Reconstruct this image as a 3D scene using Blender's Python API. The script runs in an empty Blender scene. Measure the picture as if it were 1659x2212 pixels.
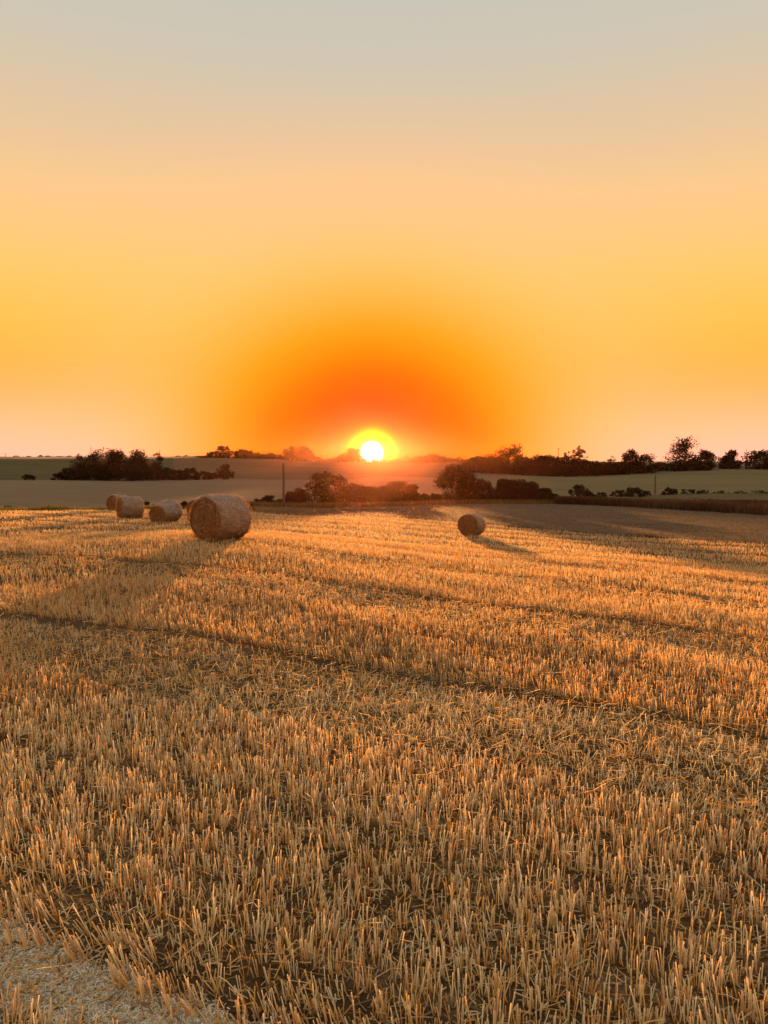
import bpy, math
import numpy as np
from mathutils import Vector, Matrix

rng = np.random.default_rng(11)
R = math.radians
sc = bpy.context.scene
C = sc.collection

# ------------------------------------------------------------------ camera
EYE = 2.5
F = 1628.0                       # focal length in units of a 1659 x 2212 frame
PITCH = math.atan(116.0 / F)     # the true horizon lies at row 990 of that frame
cam_d = bpy.data.cameras.new('camera')
cam = bpy.data.objects.new('camera', cam_d)
C.objects.link(cam)
cam.location = (0, 0, EYE)
cam.rotation_euler = (math.pi / 2 - PITCH, 0, 0)
cam_d.sensor_fit = 'HORIZONTAL'
cam_d.sensor_width = 36.0
cam_d.lens = 36.0 * F / 1659.0
cam_d.clip_start = 0.05
cam_d.clip_end = 6000
sc.camera = cam

# ------------------------------------------------------------------ sun and sky
SUN_AZ = math.atan((803 - 829.5) / F)          # a little left of straight ahead
DISC_EL = R(0.42)
SUN_EL = R(1.0)
sun_dir = Vector((math.sin(SUN_AZ) * math.cos(SUN_EL), math.cos(SUN_AZ) * math.cos(SUN_EL), math.sin(SUN_EL)))
disc_dir = Vector((math.sin(SUN_AZ) * math.cos(DISC_EL), math.cos(SUN_AZ) * math.cos(DISC_EL), math.sin(DISC_EL)))
sun_d = bpy.data.lights.new('sun', 'SUN')
sun_d.energy = 5.0
sun_d.angle = R(1.2)
sun_d.color = (1.0, 0.40, 0.10)
sun = bpy.data.objects.new('sun', sun_d)
C.objects.link(sun)
sun.location = (0, 0, 60)
sun.rotation_euler = (-sun_dir).to_track_quat('-Z', 'Y').to_euler()

sc.view_settings.view_transform = 'Standard'
sc.view_settings.look = 'None'
sc.view_settings.exposure = 2.0
sc.view_settings.gamma = 1.0
sc.view_settings.use_curve_mapping = False
sc.cycles.max_bounces = 8
sc.cycles.transparent_max_bounces = 8
sc.cycles.volume_bounces = 0


def lin(c):
    return tuple(((x / 255.0) / 12.92 if x / 255.0 <= 0.04045 else ((x / 255.0 + 0.055) / 1.055) ** 2.4) for x in c)


def ramp(nt, stops, interp='LINEAR'):
    n = nt.nodes.new('ShaderNodeValToRGB')
    n.color_ramp.interpolation = interp
    e = n.color_ramp.elements
    while len(e) > 1:
        e.remove(e[-1])
    for i, (p, c) in enumerate(stops):
        if i == 0:
            e[0].position = p
            x = e[0]
        else:
            x = e.new(p)
        x.color = (c[0], c[1], c[2], 1) if not isinstance(c, (int, float)) else (c, c, c, 1)
    return n


def mathn(nt, op, a, b=None, c=None, clamp=False):
    n = nt.nodes.new('ShaderNodeMath')
    n.operation = op
    n.use_clamp = clamp
    for i, v in enumerate((a, b, c)):
        if v is None:
            continue
        if isinstance(v, (int, float)):
            n.inputs[i].default_value = v
        else:
            nt.links.new(v, n.inputs[i])
    return n.outputs[0]


def mixc(nt, fac, a, b, mode='MIX'):
    n = nt.nodes.new('ShaderNodeMix')
    n.data_type = 'RGBA'
    n.blend_type = mode
    for s, v in ((0, fac), (6, a), (7, b)):
        if hasattr(v, 'default_value') or hasattr(v, 'links'):
            nt.links.new(v, n.inputs[s])
        elif isinstance(v, (int, float)):
            n.inputs[s].default_value = v
        else:
            n.inputs[s].default_value = (v[0], v[1], v[2], 1)
    return n.outputs[2]


world = bpy.data.worlds.new('World')
sc.world = world
world.use_nodes = True
nt = world.node_tree
nt.nodes.clear()
out = nt.nodes.new('ShaderNodeOutputWorld')
tc = nt.nodes.new('ShaderNodeTexCoord')
nrm = nt.nodes.new('ShaderNodeVectorMath'); nrm.operation = 'NORMALIZE'
nt.links.new(tc.outputs['Generated'], nrm.inputs[0])
sep = nt.nodes.new('ShaderNodeSeparateXYZ')
nt.links.new(nrm.outputs[0], sep.inputs[0])
elev = mathn(nt, 'ARCSINE', sep.outputs[2])
elev_deg = mathn(nt, 'MULTIPLY', elev, 180 / math.pi)
# colour of the sky by height above the horizon
ES = [(0.0, (255, 202, 172)), (1.0, (255, 202, 164)), (2.2, (255, 200, 146)), (3.7, (254, 192, 120)), (5.0, (253, 187, 97)), (6.6, (254, 187, 79)),
      (8.2, (254, 192, 76)), (9.9, (254, 198, 86)), (12.6, (253, 203, 106)), (14.2, (253, 204, 120)), (16.8, (252, 203, 137)), (19, (246, 202, 146)),
      (21, (236, 199, 155)), (23.6, (224, 198, 164)), (26, (212, 198, 175)), (28.3, (205, 198, 181)), (31, (200, 197, 185)), (45, (198, 197, 190)), (90, (196, 197, 194))]
def over(c, k):
    c = lin(c)
    return (c[0] * k, c[1], c[2])


er = ramp(nt, [(max(0, e) / 90.0, over(c, float(np.interp(e, [0, 10, 19], [1.5, 1.35, 1.0])))) for e, c in ES])
nt.links.new(mathn(nt, 'DIVIDE', elev_deg, 90.0, clamp=True), er.inputs[0])
# aureole by angular distance from the sun
dot = nt.nodes.new('ShaderNodeVectorMath'); dot.operation = 'DOT_PRODUCT'
nt.links.new(nrm.outputs[0], dot.inputs[0])
dot.inputs[1].default_value = disc_dir
ang = mathn(nt, 'MULTIPLY', mathn(nt, 'ARCCOSINE', mathn(nt, 'MINIMUM', dot.outputs['Value'], 1.0)), 180 / math.pi)
GS = [(0.0, (255, 255, 40)), (1.25, (255, 252, 0)), (1.5, (255, 225, 0)), (1.75, (255, 165, 0)), (2.05, (255, 80, 0)), (2.5, (255, 20, 0)), (3.3, (255, 26, 0)),
      (4.8, (255, 84, 0)), (6.4, (255, 120, 0)), (7.9, (255, 145, 0)), (9.3, (254, 160, 12)), (10.8, (254, 173, 48)), (12.3, (254, 183, 72)), (14.5, (253, 194, 100)), (17, (252, 200, 124))]
gr = ramp(nt, [(a / 30.0, over(c, float(np.interp(a, [2, 16], [2.2, 1.4])))) for a, c in GS])
ga = ramp(nt, [(0, 1), (6 / 30, 1), (8 / 30, .96), (10 / 30, .86), (12 / 30, .72), (14 / 30, .55), (16 / 30, .38), (18 / 30, .25), (20.5 / 30, .13), (23 / 30, .05), (26 / 30, 0)])
# away from the disc the glow lies along the horizon, wider than it is high
rt = nt.nodes.new('ShaderNodeVectorMath'); rt.operation = 'DOT_PRODUCT'
nt.links.new(nrm.outputs[0], rt.inputs[0])
rt.inputs[1].default_value = (math.cos(SUN_AZ), -math.sin(SUN_AZ), 0)
side = mathn(nt, 'MULTIPLY', rt.outputs['Value'], 180 / math.pi)
wide = mathn(nt, 'SQRT', mathn(nt, 'MAXIMUM', mathn(nt, 'SUBTRACT', mathn(nt, 'MULTIPLY', ang, ang), mathn(nt, 'MULTIPLY', mathn(nt, 'MULTIPLY', side, side), .34)), 0.0))
mr = nt.nodes.new('ShaderNodeMapRange'); mr.interpolation_type = 'SMOOTHSTEP'
mr.inputs[1].default_value = 2.2; mr.inputs[2].default_value = 9.0
nt.links.new(ang, mr.inputs[0])
ang_w = mathn(nt, 'ADD', ang, mathn(nt, 'MULTIPLY', mr.outputs[0], mathn(nt, 'SUBTRACT', wide, ang)))
an = mathn(nt, 'DIVIDE', ang_w, 30.0, clamp=True)
nt.links.new(an, gr.inputs[0]); nt.links.new(an, ga.inputs[0])
skyc = mixc(nt, ga.outputs[0], er.outputs[0], gr.outputs[0])
disc = nt.nodes.new('ShaderNodeMapRange')
disc.inputs[1].default_value = 0.92; disc.inputs[2].default_value = 0.74
disc.inputs[3].default_value = 0.0; disc.inputs[4].default_value = 1.0
nt.links.new(ang, disc.inputs[0])
skyc = mixc(nt, disc.outputs[0], skyc, (6, 6, 6))
bg1 = nt.nodes.new('ShaderNodeBackground')
nt.links.new(skyc, bg1.inputs[0]); bg1.inputs[1].default_value = 0.252
ns = nt.nodes.new('ShaderNodeTexSky')
ns.sky_type = 'NISHITA'; ns.sun_disc = False
ns.sun_elevation = SUN_EL; ns.sun_rotation = SUN_AZ
ns.dust_density = 3.0
bg2 = nt.nodes.new('ShaderNodeBackground')
nt.links.new(ns.outputs[0], bg2.inputs[0]); bg2.inputs[1].default_value = 0.0002
add = nt.nodes.new('ShaderNodeAddShader')
nt.links.new(bg1.outputs[0], add.inputs[0]); nt.links.new(bg2.outputs[0], add.inputs[1])
nt.links.new(add.outputs[0], out.inputs[0])


# ------------------------------------------------------------------ helpers
def tag(o, label=None, cat=None, group=None, kind=None):
    if label: o['label'] = label
    if cat: o['category'] = cat
    if group: o['group'] = group
    if kind: o['kind'] = kind
    return o


def empty(name, loc, rz=0.0):
    o = bpy.data.objects.new(name, None)
    o.empty_display_size = 0.3
    C.objects.link(o)
    o.location = loc
    o.rotation_euler = (0, 0, rz)
    return o


def build(name, V, Fq, mat, parent=None, attrs=None, smooth=False):
    """V (N,3); Fq (M,4) quads or (M,3) triangles -> one mesh object."""
    me = bpy.data.meshes.new(name)
    V = np.ascontiguousarray(V, dtype=np.float32)
    Fq = np.ascontiguousarray(Fq, dtype=np.int32)
    k = Fq.shape[1]
    me.vertices.add(len(V)); me.vertices.foreach_set('co', V.ravel())
    me.loops.add(Fq.size); me.loops.foreach_set('vertex_index', Fq.ravel())
    me.polygons.add(len(Fq))
    me.polygons.foreach_set('loop_start', np.arange(0, Fq.size, k, dtype=np.int32))
    me.polygons.foreach_set('loop_total', np.full(len(Fq), k, dtype=np.int32))
    if smooth:
        me.polygons.foreach_set('use_smooth', np.ones(len(Fq), dtype=bool))
    me.update(calc_edges=True)
    for an_, av in (attrs or {}).items():
        a = me.attributes.new(an_, 'FLOAT', 'POINT')
        a.data.foreach_set('value', np.ascontiguousarray(av, dtype=np.float32))
    me.materials.append(mat)
    o = bpy.data.objects.new(name, me)
    C.objects.link(o)
    if parent: o.parent = parent
    return o


def ray(u, v):
    """world direction of a point of the 1659 x 2212 frame, unit horizontal length"""
    a, b = (u - 829.5) / F, (1106 - v) / F
    d = np.array([a, math.cos(PITCH) + b * math.sin(PITCH), -math.sin(PITCH) + b * math.cos(PITCH)])
    return d / math.hypot(d[0], d[1])


def az(u):
    d = ray(u, 990)
    return math.atan2(d[0], d[1])


def zrel(u, v, r):
    return ray(u, v)[2] * r


# ------------------------------------------------------------------ lie of the land
NR = [0.0, 4, 8, 14, 23, 34]
near = {0: [-2.5, -2.5, -2.5, -2.5, -2.6, -3.12], 476: [-2.5, -2.5, -2.49, -2.45, -2.45, -3.15],
        1018: [-2.5, -2.52, -2.58, -2.76, -3.2, -3.92], 1659: [-2.5, -2.55, -2.66, -2.95, -3.58, -4.42]}
nu = sorted(near)
cols = [  # u, then (row, distance) of: stubble edge, brown field edge, rough strip edge, valley field top, ridge
    (0, (1105, 65), (1104, 72), (1100, 105), (1037, 260), (991, 470), (986, 720)),
    (230, (1103, 68), (1102, 75), (1099, 108), (1037, 260), (990, 470), (986, 720)),
    (400, (1102, 70), (1101, 78), (1097, 112), (1037, 260), (990, 470), (986, 720)),
    (540, (1108, 66), (1094, 105), (1088, 125), (1037, 260), (990, 480), (988, 720)),
    (700, (1115, 62), (1097, 110), (1089, 130), (1036, 260), (997, 480), (997, 720)),
    (850, (1119, 62), (1094, 115), (1086, 140), (1030, 270), (999, 470), (998, 720)),
    (1000, (1130, 60), (1088, 122), (1078, 160), (1030, 290), (999, 450), (998, 720)),
    (1240, (1151, 55), (1090, 125), (1072, 170), (1028, 320), (998, 440), (997, 720)),
    (1420, (1161, 52), (1099, 112), (1068, 200), (1022, 350), (998, 450), (997, 720)),
    (1659, (1178, 48), (1112, 98), (1064, 215), (1014, 380), (998, 460), (997, 720)),
]
tabT, tabR, tabZ = [], [], []
for c in cols:
    u = c[0]
    zn = [float(np.interp(u, nu, [near[k][i] for k in nu])) for i in range(6)]
    tabT.append(az(u))
    tabR.append(NR + [q[1] for q in c[1:]])
    tabZ.append(zn + [zrel(u, q[0], q[1]) for q in c[1:]])
flatR = NR + [60, 110, 160, 270, 450, 720]
flatZ = [-2.5, -2.5, -2.5, -2.5, -2.5, -2.5, -2.6, -3, -3, -2, -1, 2]
L0 = (tabR[0], tabZ[0]); L1 = (tabR[-1], tabZ[-1])
T = [-math.pi, -2.2, -1.35, -0.8] + tabT + [0.8, 1.35, 2.2, math.pi]
TR = [flatR, flatR, L0[0], L0[0]] + tabR + [L1[0], L1[0], flatR, flatR]
TZ = [flatZ, flatZ, L0[1], L0[1]] + tabZ + [L1[1], L1[1], flatZ, flatZ]
T, TR, TZ = np.array(T), np.array(TR, float), np.array(TZ, float)


def pchip(X, Y, x):
    h = np.diff(X, axis=1); d = np.diff(Y, axis=1) / h
    m = np.zeros_like(Y)
    w1 = 2 * h[:, 1:] + h[:, :-1]; w2 = h[:, 1:] + 2 * h[:, :-1]
    a, b = d[:, :-1], d[:, 1:]
    ok = (a * b) > 0
    with np.errstate(divide='ignore', invalid='ignore'):
        mm = (w1 + w2) / (w1 / a + w2 / b)
    m[:, 1:-1] = np.where(ok, mm, 0)
    m[:, 0], m[:, -1] = d[:, 0], d[:, -1]
    i = np.clip((X[:, 1:-1] <= x[:, None]).sum(1), 0, X.shape[1] - 2)
    n = np.arange(len(x))
    hh = h[n, i]; t = np.clip((x - X[n, i]) / hh, 0, 1)
    return ((2 * t**3 - 3 * t**2 + 1) * Y[n, i] + (t**3 - 2 * t**2 + t) * hh * m[n, i]
            + (-2 * t**3 + 3 * t**2) * Y[n, i + 1] + (t**3 - t**2) * hh * m[n, i + 1])


DT = np.linspace(-math.pi, math.pi, 2881)
DR = np.stack([pchip(np.repeat(T[None], len(DT), 0), np.repeat(TR[None, :, k], len(DT), 0), DT) for k in range(12)], 1)
DZ = np.stack([pchip(np.repeat(T[None], len(DT), 0), np.repeat(TZ[None, :, k], len(DT), 0), DT) for k in range(12)], 1)


def knots(th):
    return (np.stack([np.interp(th, DT, DR[:, k]) for k in range(12)], 1),
            np.stack([np.interp(th, DT, DZ[:, k]) for k in range(12)], 1))


def H(x, y):
    x, y = np.atleast_1d(np.asarray(x, float)), np.atleast_1d(np.asarray(y, float))
    th, r = np.arctan2(x, y), np.hypot(x, y)
    res = np.empty_like(r)
    for s in range(0, len(r), 60000):
        e = slice(s, s + 60000)
        KR, KZ = knots(th[e])
        res[e] = pchip(KR, KZ, r[e])
    bump = 0.012 * np.sin(x * 2.1 + y * 1.3) + 0.015 * np.sin(x * 0.7 - y * 1.1 + 1) + 0.04 * np.sin(x * .21 + 2) * np.sin(y * .17)
    bump = bump * np.clip(r / 3, 0, 1) + np.clip((r - 100) / 200, 0, 1) * (0.25 * np.sin(x * .05 + 1) * np.sin(y * .043) + .15 * np.sin(x * .11 + y * .03))
    return EYE + res + bump


def spot(u, r):
    d = ray(u, 990)
    x, y = d[0] * r, d[1] * r
    return x, y, float(H(x, y)[0])


# direction of the drilled rows and wheel tracks
ROW = R(-27)
RD = np.array([math.cos(ROW), math.sin(ROW)])        # along the rows
RN = np.array([-math.sin(ROW), math.cos(ROW)])       # across the rows
TRACK0, PASS = 2.28, 5.45


# ------------------------------------------------------------------ materials
def new_mat(name):
    m = bpy.data.materials.new(name)
    m.use_nodes = True
    n = m.node_tree
    n.nodes.clear()
    o = n.nodes.new('ShaderNodeOutputMaterial')
    return m, n, o


def noise(n, vec, scale, detail=4, rough=.55):
    t = n.nodes.new('ShaderNodeTexNoise')
    t.inputs['Scale'].default_value = scale
    t.inputs['Detail'].default_value = detail
    t.inputs['Roughness'].default_value = rough
    if vec is not None: n.links.new(vec, t.inputs['Vector'])
    return t.outputs['Fac']


def row_coords(n, along=0.06, across=1.0):
    """world position turned so that x runs along the rows, then stretched"""
    g = n.nodes.new('ShaderNodeNewGeometry')
    mp = n.nodes.new('ShaderNodeMapping')
    mp.vector_type = 'TEXTURE'
    mp.inputs['Rotation'].default_value = (0, 0, ROW)
    n.links.new(g.outputs['Position'], mp.inputs['Vector'])
    m2 = n.nodes.new('ShaderNodeMapping')
    m2.inputs['Scale'].default_value = (along, across, across)
    n.links.new(mp.outputs[0], m2.inputs['Vector'])
    return g.outputs['Position'], m2.outputs[0]


def field_mat(name, cols_, s_streak=1.0, along=.06, s_grain=6.0, bump=.4, dist=.05, patch=.03):
    m, n, o = new_mat(name)
    pos, rc = row_coords(n, along)
    a = noise(n, rc, s_streak, 5, .6)
    b = noise(n, pos, s_grain, 6, .7)
    c = noise(n, pos, patch, 3)
    f = mathn(n, 'ADD', mathn(n, 'MULTIPLY', a, .45), mathn(n, 'ADD', mathn(n, 'MULTIPLY', b, .35), mathn(n, 'MULTIPLY', c, .2)))
    rp = ramp(n, [(.33, cols_[0]), (.5, cols_[1]), (.67, cols_[2])])
    n.links.new(f, rp.inputs[0])
    p = n.nodes.new('ShaderNodeBsdfPrincipled')
    p.inputs['Roughness'].default_value = .95
    p.inputs['Specular IOR Level'].default_value = .1
    n.links.new(rp.outputs[0], p.inputs['Base Color'])
    bn = n.nodes.new('ShaderNodeBump')
    bn.inputs['Strength'].default_value = bump
    bn.inputs['Distance'].default_value = dist
    n.links.new(mathn(n, 'ADD', a, b), bn.inputs['Height'])
    n.links.new(bn.outputs[0], p.inputs['Normal'])
    n.links.new(p.outputs[0], o.inputs[0])
    return m


def leafy_mat(name, stops, transl=.35, rough=.6, tip=None, spec=.3, hollow=False):
    m, n, o = new_mat(name)
    at = n.nodes.new('ShaderNodeAttribute'); at.attribute_name = 'tone'
    rp = ramp(n, stops)
    n.links.new(at.outputs['Fac'], rp.inputs[0])
    col = rp.outputs[0]
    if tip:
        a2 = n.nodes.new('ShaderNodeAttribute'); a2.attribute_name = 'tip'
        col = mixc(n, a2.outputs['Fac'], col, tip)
    p = n.nodes.new('ShaderNodeBsdfPrincipled')
    p.inputs['Roughness'].default_value = rough
    p.inputs['Specular IOR Level'].default_value = spec
    n.links.new(col, p.inputs['Base Color'])
    t = n.nodes.new('ShaderNodeBsdfTranslucent')
    gm = n.nodes.new('ShaderNodeGamma'); gm.inputs[1].default_value = .6      # light crosses two thin walls of a hollow stalk
    n.links.new(col, gm.inputs[0])
    n.links.new(gm.outputs[0] if hollow else col, t.inputs['Color'])
    mx = n.nodes.new('ShaderNodeMixShader')
    mx.inputs[0].default_value = transl
    n.links.new(p.outputs[0], mx.inputs[1]); n.links.new(t.outputs[0], mx.inputs[2])
    n.links.new(mx.outputs[0], o.inputs[0])
    return m


M = {}
M['stubble_soil'] = field_mat('stubble_soil', [(.026, .014, .007), (.10, .058, .026), (.34, .22, .11)], 3.0, .12, 22, .8, .03, .3)
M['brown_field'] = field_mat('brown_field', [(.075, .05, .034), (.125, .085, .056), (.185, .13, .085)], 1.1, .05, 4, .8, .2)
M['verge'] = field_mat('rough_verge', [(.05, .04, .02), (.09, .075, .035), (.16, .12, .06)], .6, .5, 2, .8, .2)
M['valley_field'] = field_mat('valley_field', [(.115, .084, .052), (.165, .122, .076), (.215, .165, .105)], .35, .08, 1.2, .6, .3, .012)
M['green_hill'] = field_mat('green_hill', [(.03, .042, .018), (.056, .062, .026), (.10, .09, .038)], .12, .15, .6, .5, .4, .008)
M['brown_hill'] = field_mat('brown_hill', [(.07, .045, .022), (.115, .075, .036), (.165, .11, .055)], .12, .15, .6, .5, .4, .012)
M['dull_hill'] = field_mat('dull_hill', [(.07, .055, .04), (.11, .09, .065), (.16, .13, .09)], .12, .15, .6, .5, .4, .012)
M['olive_field'] = field_mat('olive_field', [(.09, .068, .036), (.135, .112, .052), (.18, .155, .062)], .12, .06, .9, .6, .3, .012)
M['bare_soil'] = field_mat('bare_soil', [(.28, .23, .16), (.58, .50, .38), (.80, .72, .58)], 25, .7, 90, 1.0, .02, 9)
M['far_plain'] = field_mat('far_plain', [(.16, .12, .08), (.25, .19, .13), (.32, .25, .18)], .05, .2, .2, .2, .3, .004)
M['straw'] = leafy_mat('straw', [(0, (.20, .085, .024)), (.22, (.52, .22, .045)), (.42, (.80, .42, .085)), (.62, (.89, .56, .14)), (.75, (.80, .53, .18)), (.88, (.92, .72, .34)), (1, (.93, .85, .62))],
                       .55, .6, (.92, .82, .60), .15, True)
M['chaff'] = leafy_mat('chaff', [(0, (.30, .24, .16)), (.2, (.58, .50, .37)), (.6, (.78, .70, .55)), (1, (.90, .84, .70))], .2, .8, None, 0.0)
M['litter'] = leafy_mat('litter', [(0, (.10, .055, .022)), (.4, (.30, .18, .075)), (.8, (.52, .36, .17)), (1, (.72, .58, .36))], .2, .8, None, 0.0)
M['dry_grass'] = leafy_mat('dry_grass', [(0, (.07, .05, .02)), (.5, (.14, .10, .045)), (1, (.30, .22, .10))], .3, .7, None, 0.0)
M['green_grass'] = leafy_mat('green_grass', [(0, (.05, .06, .018)), (.5, (.11, .11, .035)), (1, (.26, .22, .08))], .35, .7, None, 0.0)
M['reeds'] = leafy_mat('reeds', [(0, (.055, .03, .018)), (.5, (.10, .058, .034)), (1, (.17, .105, .06))], .25, .7, None, 0.0)
M['leaves'] = leafy_mat('leaves', [(0, (.012, .013, .006)), (.5, (.026, .026, .012)), (1, (.055, .05, .024))], .05, .6, None, 0.0)
M['leaves_rust'] = leafy_mat('leaves_rust', [(0, (.02, .014, .007)), (.5, (.042, .03, .015)), (1, (.085, .058, .028))], .06, .6, None, 0.0)


def simple_mat(name, c0, c1, scale=8.0, rough=.9, bump=.3):
    m, n, o = new_mat(name)
    t = n.nodes.new('ShaderNodeTexCoord')
    f = noise(n, t.outputs['Object'], scale, 6, .65)
    rp = ramp(n, [(.3, c0), (.7, c1)])
    n.links.new(f, rp.inputs[0])
    p = n.nodes.new('ShaderNodeBsdfPrincipled')
    p.inputs['Roughness'].default_value = rough
    n.links.new(rp.outputs[0], p.inputs['Base Color'])
    b = n.nodes.new('ShaderNodeBump'); b.inputs['Strength'].default_value = bump; b.inputs['Distance'].default_value = .02
    n.links.new(f, b.inputs['Height']); n.links.new(b.outputs[0], p.inputs['Normal'])
    n.links.new(p.outputs[0], o.inputs[0])
    return m


M['bark'] = simple_mat('bark', (.03, .022, .015), (.07, .05, .035), 5)
M['pole_wood'] = simple_mat('pole_wood', (.07, .045, .03), (.15, .10, .065), 6)
M['ceramic'] = simple_mat('ceramic', (.35, .33, .30), (.5, .48, .44), 3, .3, .05)
M['mast_steel'] = simple_mat('mast_steel', (.2, .17, .16), (.3, .27, .25), 2, .5, .05)


def bale_side_mat():
    m, n, o = new_mat('net_wrap')
    t = n.nodes.new('ShaderNodeTexCoord')
    mp = n.nodes.new('ShaderNodeMapping'); mp.inputs['Scale'].default_value = (3.5, 30, 30)   # x = bale axis
    n.links.new(t.outputs['Object'], mp.inputs['Vector'])
    fine = noise(n, mp.outputs[0], 1.0, 6, .7)
    mott = noise(n, t.outputs['Object'], 6.0, 5, .65)
    w = n.nodes.new('ShaderNodeTexWave')
    w.inputs['Scale'].default_value = 9.0; w.inputs['Distortion'].default_value = 2.0
    n.links.new(t.outputs['Object'], w.inputs['Vector'])
    f = mathn(n, 'ADD', mathn(n, 'MULTIPLY', fine, .5), mathn(n, 'ADD', mathn(n, 'MULTIPLY', mott, .4), mathn(n, 'MULTIPLY', w.outputs['Fac'], .1)))
    rp = ramp(n, [(.32, (.085, .045, .025)), (.45, (.175, .115, .078)), (.58, (.30, .22, .17)), (.72, (.52, .44, .38))])
    n.links.new(f, rp.inputs[0])
    p = n.nodes.new('ShaderNodeBsdfPrincipled')
    p.inputs['Roughness'].default_value = .75
    n.links.new(rp.outputs[0], p.inputs['Base Color'])
    b = n.nodes.new('ShaderNodeBump'); b.inputs['Strength'].default_value = .7; b.inputs['Distance'].default_value = .03
    n.links.new(f, b.inputs['Height']); n.links.new(b.outputs[0], p.inputs['Normal'])
    n.links.new(p.outputs[0], o.inputs[0])
    return m


def bale_end_mat():
    m, n, o = new_mat('bale_straw')
    t = n.nodes.new('ShaderNodeTexCoord')
    s = n.nodes.new('ShaderNodeSeparateXYZ'); n.links.new(t.outputs['Object'], s.inputs[0])
    rad = mathn(n, 'SQRT', mathn(n, 'ADD', mathn(n, 'MULTIPLY', s.outputs[1], s.outputs[1]), mathn(n, 'MULTIPLY', s.outputs[2], s.outputs[2])))
    an_ = mathn(n, 'ARCTAN2', s.outputs[1], s.outputs[2])
    cb = n.nodes.new('ShaderNodeCombineXYZ')
    n.links.new(mathn(n, 'MULTIPLY', rad, 26.0), cb.inputs[0]); n.links.new(mathn(n, 'MULTIPLY', an_, 2.2), cb.inputs[1])
    rings = noise(n, cb.outputs[0], 1.0, 5, .65)
    mott = noise(n, t.outputs['Object'], 13.0, 6, .7)
    f = mathn(n, 'ADD', mathn(n, 'MULTIPLY', rings, .5), mathn(n, 'MULTIPLY', mott, .5))
    rp = ramp(n, [(.34, (.05, .022, .010)), (.47, (.16, .077, .030)), (.58, (.29, .155, .060)), (.70, (.46, .29, .13))])
    n.links.new(f, rp.inputs[0])
    p = n.nodes.new('ShaderNodeBsdfPrincipled')
    p.inputs['Roughness'].default_value = .85
    n.links.new(rp.outputs[0], p.inputs['Base Color'])
    b = n.nodes.new('ShaderNodeBump'); b.inputs['Strength'].default_value = 1.0; b.inputs['Distance'].default_value = .05
    n.links.new(f, b.inputs['Height']); n.links.new(b.outputs[0], p.inputs['Normal'])
    n.links.new(p.outputs[0], o.inputs[0])
    return m


M['net_wrap'] = bale_side_mat()
M['bale_end'] = bale_end_mat()

# ------------------------------------------------------------------ the ground, one band per field, sharing their borders
th = np.concatenate([np.arange(-180, -44, 4.0), np.arange(-44, 44, .4), np.arange(44, 180, 4.0), [180.0]])
th = np.radians(np.unique(np.round(th, 4)))
KR, KZ = knots(th)


def band(name, r0, r1, rows, mat, power=1.0, ua=None, ub=None):
    th = globals()['th']
    if ua is not None or ub is not None:
        k = np.ones(len(th), bool)
        i0 = int(np.argmin(np.abs(th - az(ua)))) if ua is not None else 0
        i1 = int(np.argmin(np.abs(th - az(ub)))) if ub is not None else len(th) - 1
        th, r0, r1 = th[i0:i1 + 1], r0[i0:i1 + 1], r1[i0:i1 + 1]
    t = np.linspace(0, 1, rows + 1) ** power
    rr = r0[:, None] + (r1 - r0)[:, None] * t[None]
    X = np.sin(th)[:, None] * rr; Y = np.cos(th)[:, None] * rr
    V = np.stack([X.ravel(), Y.ravel(), H(X.ravel(), Y.ravel())], 1)
    A, B = len(th), rows + 1
    i = (np.arange(A - 1)[:, None] * B + np.arange(B - 1)[None]).ravel()
    o = build(name, V, np.stack([i, i + 1, i + B + 1, i + B], 1)[:, ::-1], mat, smooth=True)
    return tag(o, kind='structure')


wob = lambda k, a: a * (np.sin(th * 61 + k) + .6 * np.sin(th * 140 + 2 * k))
e0, e1, e2, e3, e4, e5 = (KR[:, k] for k in range(6, 12))
e0 = e0 + wob(0, .35); e1 = e1 + wob(1, .5); e3 = e3 + wob(2, .8)
band('stubble_field', np.full(len(th), .03), e0, 110, M['stubble_soil'], 1.9)
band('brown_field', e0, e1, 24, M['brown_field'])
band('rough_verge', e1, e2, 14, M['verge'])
band('valley_field', e2, e3, 30, M['valley_field'], ub=950)
band('olive_field', e2, e3, 30, M['olive_field'], ua=950)
band('green_hillside', e3, e4, 36, M['green_hill'], ub=375)
band('brown_hillside', e3, e4, 36, M['brown_hill'], ua=375, ub=1010)
band('dull_hillside', e3, e4, 36, M['dull_hill'], ua=1010)
band('far_plain', e4, e5, 30, M['far_plain'])


# pale bare strip beside the nearest drilled rows
ss = np.linspace(-8, -.5, 110); pp = np.linspace(0, 1, 9)
wa = 2.14 + .025 * np.sin(ss * 5) + .02 * np.sin(ss * 13); wb = 2.42 + .025 * np.sin(ss * 4 + 1) + .02 * np.sin(ss * 11)
mid_ = (wa + wb) / 2; taper_ = np.clip((-.5 - ss) / .7, 0.02, 1)
PP = mid_[:, None] + ((wa + (wb - wa) * pp[:, None]).T - mid_[:, None]) * taper_[:, None]
bxx = PP * RN[0] + ss[:, None] * RD[0]; byy = PP * RN[1] + ss[:, None] * RD[1]
V = np.stack([bxx.ravel(), byy.ravel(), H(bxx.ravel(), byy.ravel()) + .004], 1)
V[:, 2] += .003 * (np.sin(V[:, 0] * 40) * np.sin(V[:, 1] * 47) + 1)
V[:, 2] -= .016 * (np.abs(np.tile(pp, len(ss)) - .5) * 2) ** 3
i_ = (np.arange(len(ss) - 1)[:, None] * 9 + np.arange(8)[None]).ravel()
tag(build('bare_track', V, np.stack([i_, i_ + 9, i_ + 10, i_ + 1], 1), M['bare_soil'], smooth=True), kind='structure')


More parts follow.
